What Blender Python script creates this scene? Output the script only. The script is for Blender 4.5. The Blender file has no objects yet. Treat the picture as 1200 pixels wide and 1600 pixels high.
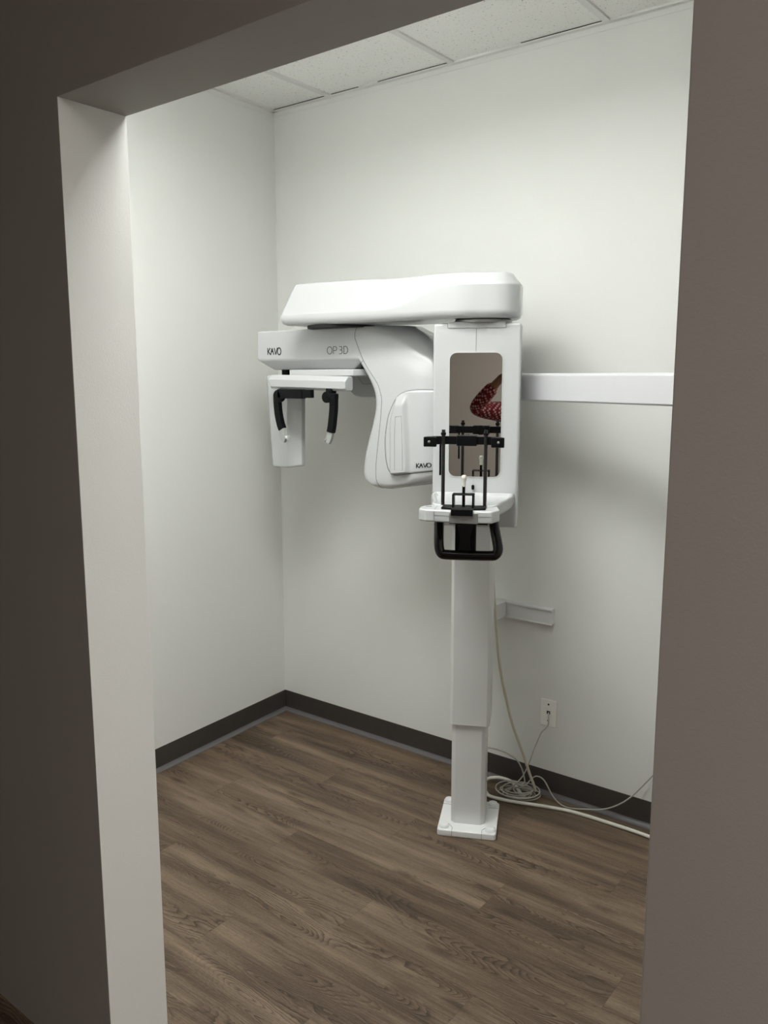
import bpy, bmesh, math, random
from mathutils import Vector, Matrix
PI = math.pi
sc = bpy.context.scene
col = sc.collection

# ---------------------------------------------------------------- camera, world, lights, exposure
CAM_POS = Vector((2.7925, -2.8376, 1.6112))
YAW, PITCH, ROLL, FOC = -0.6546, -0.1571, -0.0004, 1310.76
cam_data = bpy.data.cameras.new('camera')
cam = bpy.data.objects.new('camera', cam_data)
col.objects.link(cam)
fwd = Vector((math.sin(YAW) * math.cos(PITCH), math.cos(YAW) * math.cos(PITCH), math.sin(PITCH)))
rgt = fwd.cross(Vector((0, 0, 1))).normalized()
upv = rgt.cross(fwd)
cam.matrix_world = Matrix(((rgt.x, upv.x, -fwd.x, CAM_POS.x), (rgt.y, upv.y, -fwd.y, CAM_POS.y),
                           (rgt.z, upv.z, -fwd.z, CAM_POS.z), (0, 0, 0, 1))) @ Matrix.Rotation(ROLL, 4, 'Z')
cam_data.sensor_fit = 'VERTICAL'
cam_data.sensor_height = 36
cam_data.lens = FOC / 1600 * 36
cam_data.clip_start = 0.02
sc.camera = cam
sc.view_settings.view_transform = 'Standard'
sc.view_settings.look = 'None'
sc.view_settings.gamma = 1
sc.view_settings.use_curve_mapping = False
sc.view_settings.exposure = 0.0
world = bpy.data.worlds.new('world')
world.use_nodes = True
world.node_tree.nodes['Background'].inputs[0].default_value = (0.5, 0.5, 0.5, 1)
world.node_tree.nodes['Background'].inputs[1].default_value = 0.0
sc.world = world
ROOM_LIGHT = 22.5
HALL_LIGHT = 34.0
ROOM_COL = (0.985, 1.0, 0.965)
HALL_COL = (1.0, 0.94, 0.90)

# ---------------------------------------------------------------- helpers
def mat(name, color, rough=0.5, metal=0.0, coat=0.0, spec=0.5, noise=0.0, nscale=40, bump=0.0, bscale=200, emit=None, estr=0, trans=0):
    m = bpy.data.materials.new(name); m.use_nodes = True
    nt = m.node_tree; b = nt.nodes['Principled BSDF']
    b.inputs['Base Color'].default_value = (*color, 1)
    b.inputs['Roughness'].default_value = rough
    b.inputs['Metallic'].default_value = metal
    b.inputs['Coat Weight'].default_value = coat
    b.inputs['Coat Roughness'].default_value = 0.08
    b.inputs['Specular IOR Level'].default_value = spec
    b.inputs['Transmission Weight'].default_value = trans
    if emit:
        b.inputs['Emission Color'].default_value = (*emit, 1); b.inputs['Emission Strength'].default_value = estr
    tc = nt.nodes.new('ShaderNodeTexCoord')
    if noise:
        n = nt.nodes.new('ShaderNodeTexNoise'); n.inputs['Scale'].default_value = nscale; n.inputs['Detail'].default_value = 4
        nt.links.new(tc.outputs['Object'], n.inputs['Vector'])
        mx = nt.nodes.new('ShaderNodeMix'); mx.data_type = 'RGBA'
        mx.inputs[6].default_value = (*[c * (1 - noise) for c in color], 1)
        mx.inputs[7].default_value = (*[min(1, c * (1 + noise)) for c in color], 1)
        nt.links.new(n.outputs['Fac'], mx.inputs[0]); nt.links.new(mx.outputs[2], b.inputs['Base Color'])
    if bump:
        n2 = nt.nodes.new('ShaderNodeTexNoise'); n2.inputs['Scale'].default_value = bscale; n2.inputs['Detail'].default_value = 3
        nt.links.new(tc.outputs['Object'], n2.inputs['Vector'])
        bp = nt.nodes.new('ShaderNodeBump'); bp.inputs['Strength'].default_value = bump; bp.inputs['Distance'].default_value = 0.002
        nt.links.new(n2.outputs['Fac'], bp.inputs['Height']); nt.links.new(bp.outputs['Normal'], b.inputs['Normal'])
    return m

M = {}
M['wall'] = mat('wall_paint', (0.76, 0.765, 0.742), 0.55, spec=0.3, noise=0.012, nscale=3, bump=0.12, bscale=260)
M['taupe'] = mat('darker_wall_colour', (0.40, 0.38, 0.352), 0.6, spec=0.25, noise=0.012, nscale=3, bump=0.12, bscale=260)  # second, darker wall colour for the corridor and the header underside
M['rubber'] = mat('charcoal_rubber', (0.047, 0.041, 0.037), 0.42, spec=0.4, noise=0.12, nscale=30)
M['toe'] = mat('lighter_rubber_toe', (0.12, 0.115, 0.118), 0.35, spec=0.5)  # toe in a lighter grey than the charcoal strip above it
M['grid'] = mat('ceiling_grid_paint', (0.76, 0.76, 0.74), 0.5)
M['white'] = mat('glossy_white_plastic', (0.535, 0.545, 0.552), 0.24, coat=0.25, spec=0.5, noise=0.006, nscale=8)
M['satin'] = mat('satin_white_paint', (0.74, 0.745, 0.75), 0.38, noise=0.008, nscale=8)
M['base'] = mat('white_base_cover_plastic', (0.86, 0.865, 0.87), 0.35, noise=0.006, nscale=8)
M['alu'] = mat('brushed_white_aluminium', (0.66, 0.66, 0.69), 0.38, metal=0.25, noise=0.01, nscale=20)
M['black'] = mat('black_plastic', (0.004, 0.0042, 0.0052), 0.45, spec=0.14, noise=0.05, nscale=60)
M['glossblack'] = mat('glossy_black_plastic', (0.003, 0.003, 0.003), 0.16, coat=0.15, spec=0.3, noise=0.05, nscale=60)
M['rod'] = mat('dark_rod', (0.028, 0.025, 0.024), 0.35, metal=0.4, noise=0.1, nscale=60)
M['seam'] = mat('seam_shadow_gap', (0.09, 0.09, 0.09), 0.7, noise=0.05)
M['ink'] = mat('printed_black_ink', (0.012, 0.012, 0.015), 0.5, noise=0.05)
M['grey'] = mat('grey_metal', (0.30, 0.30, 0.29), 0.35, metal=0.5, noise=0.05, nscale=60)
M['clear'] = mat('milky_clear_plastic', (0.55, 0.57, 0.55), 0.25, trans=0.35, noise=0.03, nscale=60)
M['ivory'] = mat('ivory_plastic', (0.72, 0.71, 0.64), 0.4, noise=0.03, nscale=60)
M['mirror'] = mat('mirror_glass', (0.72, 0.72, 0.70), 0.015, metal=1.0, noise=0.005)
M['cream'] = mat('cream_cable_jacket', (0.62, 0.59, 0.48), 0.45, noise=0.04, nscale=60)
M['whitecable'] = mat('white_cable_jacket', (0.74, 0.72, 0.64), 0.42, noise=0.03, nscale=60)
M['greycable'] = mat('light_grey_cable_jacket', (0.45, 0.44, 0.39), 0.45, noise=0.04, nscale=60)
M['plate'] = mat('white_wall_plate_plastic', (0.88, 0.87, 0.83), 0.4, noise=0.02, nscale=60)
M['dark'] = mat('dark_hole', (0.01, 0.01, 0.01), 0.7, noise=0.05)
M['skin'] = mat('skin', (0.36, 0.19, 0.12), 0.5, noise=0.08, nscale=25)
M['hair'] = mat('dark_hair', (0.02, 0.015, 0.012), 0.6, noise=0.2, nscale=90)
M['trousers'] = mat('dark_trousers', (0.02, 0.022, 0.03), 0.8, noise=0.15, nscale=50)
M['diffuser'] = mat('lit_diffuser', (0.9, 0.9, 0.88), 0.5, emit=ROOM_COL, estr=ROOM_LIGHT)
M['halldiffuser'] = mat('lit_hall_diffuser', (0.9, 0.9, 0.88), 0.5, emit=HALL_COL, estr=HALL_LIGHT)

def checked_shirt():
    m = bpy.data.materials.new('red_checked_cloth'); m.use_nodes = True
    nt = m.node_tree; b = nt.nodes['Principled BSDF']; b.inputs['Roughness'].default_value = 0.85
    tc = nt.nodes.new('ShaderNodeTexCoord')
    mp = nt.nodes.new('ShaderNodeMapping'); mp.inputs['Rotation'].default_value = (0.35, 0.5, 0.65)
    nt.links.new(tc.outputs['Object'], mp.inputs['Vector'])
    vo = nt.nodes.new('ShaderNodeTexVoronoi'); vo.inputs['Scale'].default_value = 50; vo.inputs['Randomness'].default_value = 0.0
    nt.links.new(mp.outputs[0], vo.inputs['Vector'])
    cr = nt.nodes.new('ShaderNodeValToRGB')
    cr.color_ramp.elements[0].position = 0.30; cr.color_ramp.elements[0].color = (0.75, 0.55, 0.55, 1)
    cr.color_ramp.elements[1].position = 0.42; cr.color_ramp.elements[1].color = (0.20, 0.006, 0.012, 1)
    nt.links.new(vo.outputs['Distance'], cr.inputs[0]); nt.links.new(cr.outputs[0], b.inputs['Base Color'])
    return m
M['shirt'] = checked_shirt()

def ceiling_tile_mat():
    m = bpy.data.materials.new('acoustic_ceiling_tile'); m.use_nodes = True
    nt = m.node_tree; b = nt.nodes['Principled BSDF']; b.inputs['Roughness'].default_value = 0.9
    tc = nt.nodes.new('ShaderNodeTexCoord')
    n = nt.nodes.new('ShaderNodeTexNoise'); n.inputs['Scale'].default_value = 120; n.inputs['Detail'].default_value = 2
    n.inputs['Roughness'].default_value = 0.6
    nt.links.new(tc.outputs['Object'], n.inputs['Vector'])
    cr = nt.nodes.new('ShaderNodeValToRGB')
    cr.color_ramp.elements[0].position = 0.30; cr.color_ramp.elements[0].color = (0.36, 0.34, 0.31, 1)
    cr.color_ramp.elements[1].position = 0.36; cr.color_ramp.elements[1].color = (0.90, 0.895, 0.87, 1)
    nt.links.new(n.outputs['Fac'], cr.inputs[0]); nt.links.new(cr.outputs[0], b.inputs['Base Color'])
    bp = nt.nodes.new('ShaderNodeBump'); bp.inputs['Strength'].default_value = 0.4; bp.inputs['Distance'].default_value = 0.003
    nt.links.new(n.outputs['Fac'], bp.inputs['Height']); nt.links.new(bp.outputs['Normal'], b.inputs['Normal'])
    return m
M['tile'] = ceiling_tile_mat()

def floor_mat():
    """wood-look vinyl planks 0.162 m wide running along x, staggered end joints, cathedral grain"""
    m = bpy.data.materials.new('wood_plank_vinyl'); m.use_nodes = True
    nt = m.node_tree; L = nt.links; b = nt.nodes['Principled BSDF']
    def N(t): return nt.nodes.new('ShaderNode' + t)
    def mth(op, a, c=None, d=None):
        n = N('Math'); n.operation = op
        for i, v in enumerate((a, c, d)):
            if v is None: continue
            if isinstance(v, (int, float)): n.inputs[i].default_value = v
            else: L.new(v, n.inputs[i])
        return n.outputs[0]
    geo = N('NewGeometry'); sep = N('SeparateXYZ'); L.new(geo.outputs['Position'], sep.inputs[0])
    X, Y = sep.outputs[0], sep.outputs[1]
    PW, PL = 0.162, 1.22
    yr = mth('DIVIDE', mth('ADD', Y, 1.437 + PW * 40), PW)
    row = mth('FLOOR', yr); fy = mth('FRACT', yr)
    # joint offset per row: rows known from the photo are 40, 43-44 and 45, the rest vary
    off = mth('FRACT', mth('MULTIPLY', mth('ADD', row, 0.0), 0.3819))
    # row 40 -> joint at 1.012 ; the golden sequence gives 15.276 -> .276
    xr = mth('ADD', mth('DIVIDE', mth('SUBTRACT', X, 1.012 - 12.2), PL), mth('SUBTRACT', off, 0.276))
    pid = mth('FLOOR', xr); fx = mth('FRACT', xr)
    cmb = N('CombineXYZ'); L.new(pid, cmb.inputs[0]); L.new(row, cmb.inputs[1])
    wn = N('TexWhiteNoise'); wn.noise_dimensions = '3D'; L.new(cmb.outputs[0], wn.inputs['Vector'])
    sc_ = N('SeparateColor'); L.new(wn.outputs['Color'], sc_.inputs[0])
    r1, r2, r3 = sc_.outputs[0], sc_.outputs[1], sc_.outputs[2]
    def vec(x, y, z):
        c = N('CombineXYZ')
        for i, v in enumerate((x, y, z)):
            if isinstance(v, (int, float)): c.inputs[i].default_value = v
            else: L.new(v, c.inputs[i])
        return c.outputs[0]
    def noise(v, scale, detail=2, rough=0.5, dist=0):
        n = N('TexNoise'); n.inputs['Scale'].default_value = scale; n.inputs['Detail'].default_value = detail
        n.inputs['Roughness'].default_value = rough; n.inputs['Distortion'].default_value = dist
        L.new(v, n.inputs['Vector']); return n.outputs['Fac']
    ox = mth('MULTIPLY', r1, 37.0); oz = mth('MULTIPLY', r2, 53.0)
    # smooth height field whose contours are the growth rings
    v1 = vec(mth('ADD', mth('MULTIPLY', X, 1.5), ox), mth('MULTIPLY', Y, 10.0), oz)
    h = noise(v1, 1.0, 1.2, 0.4, 0.3)
    v2 = vec(mth('ADD', mth('MULTIPLY', X, 26.0), ox), mth('MULTIPLY', Y, 60.0), oz)
    wob = noise(v2, 1.0, 3, 0.6)
    ph = mth('ADD', mth('MULTIPLY', h, 46.0), mth('MULTIPLY', wob, 1.1))
    fr = mth('FRACT', ph)
    ring = mth('POWER', fr, 3.0)                       # sharp dark late-wood lines
    vm = vec(mth('ADD', mth('MULTIPLY', X, 1.7), oz), mth('MULTIPLY', Y, 9.0), ox)
    msk = N('MapRange'); L.new(noise(vm, 1.0, 2), msk.inputs[0]); msk.inputs[1].default_value = 0.46; msk.inputs[2].default_value = 0.60
    ring = mth('MULTIPLY', ring, msk.outputs[0])
    # knots
    vk = vec(mth('ADD', mth('MULTIPLY', X, 3.2), ox), mth('MULTIPLY', Y, 11.0), oz)
    vor = N('TexVoronoi'); vor.inputs['Scale'].default_value = 1.0; L.new(vk, vor.inputs['Vector'])
    kn = N('MapRange'); L.new(vor.outputs['Distance'], kn.inputs[0]); kn.inputs[1].default_value = 0.02; kn.inputs[2].default_value = 0.20
    kn.inputs[3].default_value = 1; kn.inputs[4].default_value = 0
    kv = mth('MULTIPLY', mth('MULTIPLY', kn.outputs[0], mth('ADD', 0.35, wob)), 0.5)
    # fine streaks
    v3 = vec(mth('ADD', mth('MULTIPLY', X, 9.0), ox), mth('MULTIPLY', Y, 330.0), oz)
    st = noise(v3, 1.0, 3, 0.6)
    v4 = vec(mth('ADD', mth('MULTIPLY', X, 1.3), oz), mth('MULTIPLY', Y, 16.0), ox)
    br = noise(v4, 1.0, 3, 0.55)
    v5 = vec(mth('MULTIPLY', X, 90.0), mth('MULTIPLY', Y, 500.0), 0.0)
    fi = noise(v5, 1.0, 2, 0.6)
    tone = mth('ADD', mth('MULTIPLY', mth('SUBTRACT', br, 0.5), 1.5), mth('MULTIPLY', mth('SUBTRACT', st, 0.5), 0.95))
    tone = mth('ADD', tone, mth('MULTIPLY', mth('SUBTRACT', fi, 0.5), 0.55))
    tone = mth('ADD', tone, mth('MULTIPLY', mth('SUBTRACT', r3, 0.5), 0.14))
    tone = mth('SUBTRACT', mth('ADD', tone, 0.56), mth('MULTIPLY', ring, 0.72))
    tone = mth('SUBTRACT', tone, kv)
    cr = N('ValToRGB'); L.new(tone, cr.inputs[0])
    e = cr.color_ramp.elements
    e[0].position = 0.0; e[0].color = (0.046, 0.030, 0.018, 1)
    e[1].position = 1.0; e[1].color = (0.250, 0.182, 0.130, 1)
    q = e.new(0.3); q.color = (0.086, 0.060, 0.040, 1)
    q = e.new(0.6); q.color = (0.150, 0.106, 0.072, 1)
    # seams
    ey = mth('MINIMUM', fy, mth('SUBTRACT', 1.0, fy)); ex = mth('MINIMUM', fx, mth('SUBTRACT', 1.0, fx))
    sy = mth('LESS_THAN', ey, 0.004); sx = mth('LESS_THAN', ex, 0.0007)
    seam = mth('MULTIPLY', mth('MAXIMUM', sy, sx), 0.35)
    mx = N('Mix'); mx.data_type = 'RGBA'; L.new(seam, mx.inputs[0]); L.new(cr.outputs[0], mx.inputs[6]); mx.inputs[7].default_value = (0.03, 0.02, 0.014, 1)
    L.new(mx.outputs[2], b.inputs['Base Color'])
    b.inputs['Roughness'].default_value = 0.5; b.inputs['Specular IOR Level'].default_value = 0.35
    bp = N('Bump'); bp.inputs['Strength'].default_value = 0.25; bp.inputs['Distance'].default_value = 0.001
    L.new(tone, bp.inputs['Height']); L.new(bp.outputs['Normal'], b.inputs['Normal'])
    return m
M['floor'] = floor_mat()

def world_loc(o):
    v = Vector(o.location); p = o.parent
    while p: v = v + p.location; p = p.parent
    return v

def mk(name, bm, m, parent=None, smooth=40, wn=True, label=None, loc=None):
    """bm is in world coordinates; the object's origin is its parent's origin (or loc)"""
    me = bpy.data.meshes.new(name)
    base = world_loc(parent) if parent else (Vector(loc) if loc else Vector((0, 0, 0)))
    bmesh.ops.recalc_face_normals(bm, faces=bm.faces)
    bmesh.ops.translate(bm, verts=bm.verts, vec=-base)
    bm.to_mesh(me); bm.free()
    o = bpy.data.objects.new(name, me); col.objects.link(o)
    if parent: o.parent = parent
    elif loc: o.location = loc
    me.materials.append(m)
    if smooth:
        me.polygons.foreach_set('use_smooth', [True] * len(me.polygons))
        me.set_sharp_from_angle(angle=math.radians(smooth))
        if wn:
            w = o.modifiers.new('wn', 'WEIGHTED_NORMAL'); w.keep_sharp = True
    if label: o['label'] = label
    return o

def empty(name, loc, label, cat):
    o = bpy.data.objects.new(name, None); col.objects.link(o); o.location = loc
    o.empty_display_size = 0.1
    o['label'] = label; o['category'] = cat
    return o
def tag(o, label, cat, group=None):
    o['label'] = label; o['category'] = cat
    if group: o['group'] = group
    return o
def struct(o): o['kind'] = 'structure'; return o

def bev(bm, w, seg=3, ang=25, edges=None):
    if w <= 0: return bm
    if edges is None:
        edges = [e for e in bm.edges if len(e.link_faces) == 2 and e.calc_face_angle(0) > math.radians(ang)]
    bmesh.ops.bevel(bm, geom=edges, offset=w, segments=seg, profile=0.5, affect='EDGES', clamp_overlap=True)
    return bm
def prism(pts, fr, d0, d1, b=0, seg=3, bm=None, ang=25):
    """pts 2D polygon; fr(u, v, d) -> world point"""
    new = bmesh.new()
    a = [new.verts.new(fr(u, v, d0)) for u, v in pts]
    c = [new.verts.new(fr(u, v, d1)) for u, v in pts]
    n = len(pts)
    new.faces.new(a); new.faces.new(c[::-1])
    for i in range(n): new.faces.new((a[i], a[(i + 1) % n], c[(i + 1) % n], c[i]))
    bmesh.ops.recalc_face_normals(new, faces=new.faces)
    bev(new, b, seg, ang)
    if bm is None: return new
    merge(bm, new); return bm
def merge(bm, new):
    me = bpy.data.meshes.new('tmp'); new.to_mesh(me); new.free(); bm.from_mesh(me); bpy.data.meshes.remove(me)
def box(x0, x1, y0, y1, z0, z1, b=0, seg=3, fr=None, bm=None):
    fr = fr or (lambda u, v, d: Vector((u, v, d)))
    return prism([(x0, y0), (x1, y0), (x1, y1), (x0, y1)], fr, z0, z1, b, seg, bm)
def rrect(x0, x1, y0, y1, r, n=6):
    out = []
    for cx, cy, a0 in ((x1 - r, y1 - r, 0), (x0 + r, y1 - r, PI / 2), (x0 + r, y0 + r, PI), (x1 - r, y0 + r, 1.5 * PI)):
        for i in range(n + 1):
            a = a0 + PI / 2 * i / n; out.append((cx + r * math.cos(a), cy + r * math.sin(a)))
    return out
def catmull(pts, n=8, closed=False):
    P = [Vector(p) for p in pts]; out = []
    m = len(P)
    rng = range(m if closed else m - 1)
    for i in rng:
        g = (lambda k: P[k % m]) if closed else (lambda k: P[max(0, min(m - 1, k))])
        p0, p1, p2, p3 = g(i - 1), g(i), g(i + 1), g(i + 2)
        for j in range(n):
            t = j / n
            out.append(0.5 * ((2 * p1) + (p2 - p0) * t + (2 * p0 - 5 * p1 + 4 * p2 - p3) * t * t + (3 * p1 - 3 * p2 + p3 - p0) * t ** 3))
    if not closed: out.append(P[-1])
    return out
def tube(pts, r, seg=10, bm=None, smooth_n=8, closed=False, rr=None, flat=1.0, upd=None):
    P = catmull(pts, smooth_n, closed) if smooth_n > 1 else [Vector(p) for p in pts]
    new = bmesh.new(); rings = []; n = len(P); prev = None
    for i in range(n):
        t = (P[(i + 1) % n] - P[i - 1]) if closed else (P[min(n - 1, i + 1)] - P[max(0, i - 1)])
        t.normalize()
        if prev is None:
            ref = upd or (Vector((0, 0, 1)) if abs(t.z) < 0.9 else Vector((1, 0, 0)))
            u = (ref - t * ref.dot(t)).normalized()
        else: u = (prev - t * prev.dot(t)).normalized()
        prev = u; v = t.cross(u)
        R = r if rr is None else rr(i / (n - 1))
        rings.append([new.verts.new(P[i] + (u * math.cos(2 * PI * k / seg) * flat + v * math.sin(2 * PI * k / seg)) * R) for k in range(seg)])
    for i in range(n if closed else n - 1):
        a, c = rings[i], rings[(i + 1) % n]
        for k in range(seg): new.faces.new((a[k], a[(k + 1) % seg], c[(k + 1) % seg], c[k]))
    if not closed: new.faces.new(rings[0][::-1]); new.faces.new(rings[-1])
    if bm is None: return new
    merge(bm, new); return bm
def lathe(prof, c, axis=(0, 0, 1), seg=32, bm=None):
    """prof [(radius, height)] about axis through c"""
    ax = Vector(axis).normalized(); ref = Vector((1, 0, 0)) if abs(ax.x) < 0.9 else Vector((0, 1, 0))
    u = (ref - ax * ref.dot(ax)).normalized(); v = ax.cross(u); c = Vector(c)
    new = bmesh.new(); rings = []
    for r, h in prof:
        if r <= 1e-6: rings.append([new.verts.new(c + ax * h)])
        else: rings.append([new.verts.new(c + ax * h + (u * math.cos(2 * PI * k / seg) + v * math.sin(2 * PI * k / seg)) * r) for k in range(seg)])
    for a, d in zip(rings, rings[1:]):
        for k in range(seg):
            k2 = (k + 1) % seg
            if len(a) == 1 and len(d) == 1: continue
            if len(a) == 1: new.faces.new((a[0], d[k], d[k2]))
            elif len(d) == 1: new.faces.new((a[k], a[k2], d[0]))
            else: new.faces.new((a[k], a[k2], d[k2], d[k]))
    if len(rings[0]) > 1: new.faces.new(rings[0][::-1])
    if len(rings[-1]) > 1: new.faces.new(rings[-1])
    if bm is None: return new
    merge(bm, new); return bm
def loft(sections, closed_ends=True):
    new = bmesh.new(); R = [[new.verts.new(p) for p in s] for s in sections]; n = len(R[0])
    for a, c in zip(R, R[1:]):
        for k in range(n): new.faces.new((a[k], a[(k + 1) % n], c[(k + 1) % n], c[k]))
    if closed_ends: new.faces.new(R[0][::-1]); new.faces.new(R[-1])
    return new
def sstep(a, b, x):
    t = max(0.0, min(1.0, (x - a) / (b - a))); return t * t * (3 - 2 * t)
def interp(tab, x):
    for (a, va), (b, vb) in zip(tab, tab[1:]):
        if (a <= x <= b) or (b <= x <= a): return va + (vb - va) * (x - a) / (b - a)
    return tab[0][1] if abs(x - tab[0][0]) < abs(x - tab[-1][0]) else tab[-1][1]
XZ = lambda x, z, y: Vector((x, y, z))          # frame: polygon in XZ, depth along y

# ---------------------------------------------------------------- room shell
H = 2.7794; XJ = 1.2834; XR = 2.4744; YB = -1.7261; TH = 0.1533; HH = 2.1359
AL = 0.0589; AF = -0.01525; ta = math.tan(AL); tf = math.tan(AF)
ROOM_X1 = 3.35; HALL_X0, HALL_X1, HALL_Y = -1.6, 5.2, -4.7
def yfw(x, back=True): return YB - (0 if back else TH) + tf * (x - XJ)      # front wall planes
f = lambda u, v, d: Vector((u, v, d))
bm = bmesh.new()
bm = box(HALL_X0 - 0.2, HALL_X1 + 0.2, HALL_Y - 0.2, 0.2, -0.12, 0.0)
struct(mk('floor', bm, M['floor'], smooth=0))
# back wall (the one the machine stands against)
struct(mk('wall_back', box(-0.25, ROOM_X1 + 0.15, 0.0, 0.15, 0, H + 0.1), M['wall'], smooth=0))
# left wall, 3.4 degrees out of square
struct(mk('wall_left', prism([(0, 0), (ta * 1.8, -1.8), (ta * 1.8 - 0.15, -1.8), (-0.15, 0)], f, 0, H + 0.1), M['wall'], smooth=0))
struct(mk('wall_right', box(ROOM_X1, ROOM_X1 + 0.12, -1.85, 0.0, 0, H + 0.1), M['wall'], smooth=0))
# front wall with the cased opening, one mesh
bm = bmesh.new()
def fw(x0, x1, z0, z1):
    prism([(x0, yfw(x0)), (x1, yfw(x1)), (x1, yfw(x1, False)), (x0, yfw(x0, False))], f, z0, z1, 0, bm=bm)
def frontwall():
    """a single skin so that no inner seams show: outline with a doorway notch, extruded through the wall"""
    xs = [HALL_X0, XJ, XJ, XR, XR, HALL_X1]; zs = [0, 0, HH, HH, 0, 0]
    pts = list(zip(xs, zs)) + [(HALL_X1, H + 0.1), (HALL_X0, H + 0.1)]
    new = bmesh.new()
    a = [new.verts.new((x, yfw(x), z)) for x, z in pts]; c = [new.verts.new((x, yfw(x, False), z)) for x, z in pts]
    n = len(pts); new.faces.new(a); new.faces.new(c[::-1])
    for i in range(n): new.faces.new((a[i], a[(i + 1) % n], c[(i + 1) % n], c[i]))
    bmesh.ops.recalc_face_normals(new, faces=new.faces)
    ed = [e for e in new.edges if abs(e.verts[0].co.x - e.verts[1].co.x) < 1e-5 and e.verts[0].co.x in (a[1].co.x, a[3].co.x) and abs(e.verts[0].co.z - e.verts[1].co.z) > 1]
    ed += [e for e in new.edges if all(abs(v.co.z - HH) < 1e-5 for v in e.verts) and abs(e.verts[0].co.x - e.verts[1].co.x) > 0.5]
    bmesh.ops.bevel(new, geom=ed, offset=0.0018, segments=2, profile=0.5, affect='EDGES')
    return new
wfo = struct(mk('wall_front', frontwall(), M['wall'], smooth=40))
wfo.data.materials.append(M['taupe'])          # corridor side and header underside get the darker wall colour, reveals the off-white
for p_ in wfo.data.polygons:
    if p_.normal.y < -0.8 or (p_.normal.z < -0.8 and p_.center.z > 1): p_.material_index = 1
# corridor
struct(mk('wall_corridor', box(HALL_X0, HALL_X1, HALL_Y - 0.12, HALL_Y, 0, H + 0.1), M['taupe'], smooth=0))
struct(mk('wall_corridor_left', box(HALL_X0 - 0.12, HALL_X0, HALL_Y, -1.78, 0, H + 0.1), M['taupe'], smooth=0))
struct(mk('wall_corridor_right', box(HALL_X1, HALL_X1 + 0.12, HALL_Y, -1.78, 0, H + 0.1), M['taupe'], smooth=0))
# ceiling slab with the tiles, and the T-bar grid below it
LX0, LX1, LY0, LY1 = 0.74, 1.96, -1.70, -1.09     # room light opening, one 0.61 x 1.22 tile
G0 = 0.3385; TW = 0.6096
LIGHTS = {}
def ceiling():
    new = bmesh.new()
    X0, X1, Y0, Y1 = HALL_X0 - 0.2, HALL_X1 + 0.2, HALL_Y - 0.2, 0.2
    for a in ((X0, LX0, Y0, Y1), (LX1, X1, Y0, Y1), (LX0, LX1, Y0, LY0), (LX0, LX1, LY1, Y1)):
        box(*a, H + 0.004, H + 0.12, bm=new)
    return new
struct(mk('ceiling', ceiling(), M['tile'], smooth=0))
bm = bmesh.new()
w = 0.012
for k in range(6):
    x = G0 + TW * k
    box(x - w, x + w, -1.70, -0.0001, H - 0.003, H + 0.006, bm=bm)
for y in (-0.49, -1.10):
    box(0.01, ROOM_X1, y - w, y + w, H - 0.003, H + 0.006, bm=bm)
struct(mk('trim_1', bm, M['grid'], smooth=0))
bm = bmesh.new()     # wall angle under the ceiling
box(0.0, ROOM_X1, -0.020, 0.0, H - 0.0035, H + 0.004, bm=bm)
box(0.0, ROOM_X1, -0.0016, 0.0, H - 0.022, H - 0.0035, bm=bm)
prism([(0, 0), (ta * 1.7, -1.7), (ta * 1.7 + 0.02, -1.7), (0.02, 0)], f, H - 0.0035, H + 0.004, bm=bm)
prism([(0, 0), (ta * 1.7, -1.7), (ta * 1.7 + 0.0016, -1.7), (0.0016, 0)], f, H - 0.022, H - 0.0035, bm=bm)
struct(mk('trim_2', bm, M['grid'], smooth=0))
# dark gap where the cut tiles sit a little off the wall angle
bm = bmesh.new()
for x0, x1 in ((0.02, 0.315), (0.60, 0.935), (1.24, 1.545), (0.355, 0.50)):
    box(x0, x1, -0.0215, -0.0201, H + 0.0010, H + 0.0034, bm=bm)
struct(mk('trim_3', bm, M['dark'], smooth=0))

# rubber cove base: profile in (out, z) swept along each wall, with a separate toe
BB = 0.0988
def cove(p0, p1, nrm, name):
    p0, p1, n = Vector(p0), Vector(p1), Vector(nrm).normalized()
    prof = [(0, 0.010), (0.0045, 0.016), (0.003, 0.03), (0.0028, BB - 0.004), (0.0018, BB), (0, BB)]
    new = bmesh.new()
    A = [new.verts.new(p0 + n * u + Vector((0, 0, v))) for u, v in prof]
    B = [new.verts.new(p1 + n * u + Vector((0, 0, v))) for u, v in prof]
    for i in range(len(prof)): new.faces.new((A[i], A[(i + 1) % len(prof)], B[(i + 1) % len(prof)], B[i]))
    new.faces.new(A[::-1]); new.faces.new(B)
    o = struct(mk(name, new, M['rubber'], smooth=30, wn=False))
    prof = [(0, 0.0), (0.020, 0.0), (0.0195, 0.0025), (0.011, 0.006), (0.006, 0.0115), (0.0045, 0.0165), (0, 0.0165)]
    new = bmesh.new()
    A = [new.verts.new(p0 + n * u + Vector((0, 0, v))) for u, v in prof]
    B = [new.verts.new(p1 + n * u + Vector((0, 0, v))) for u, v in prof]
    for i in range(len(prof)): new.faces.new((A[i], A[(i + 1) % len(prof)], B[(i + 1) % len(prof)], B[i]))
    new.faces.new(A[::-1]); new.faces.new(B)
    mk('toe', new, M['toe'], parent=o, smooth=40, wn=False)
    return o
cove((0.0, 0, 0), (ROOM_X1, 0, 0), (0, -1, 0), 'baseboard_back')
cove((0.0, 0, 0), (ta * 1.7, -1.7, 0), (math.cos(AL), math.sin(AL), 0), 'baseboard_left')
cove((HALL_X0, HALL_Y, 0), (HALL_X1, HALL_Y, 0), (0, 1, 0), 'baseboard_corridor')

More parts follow.
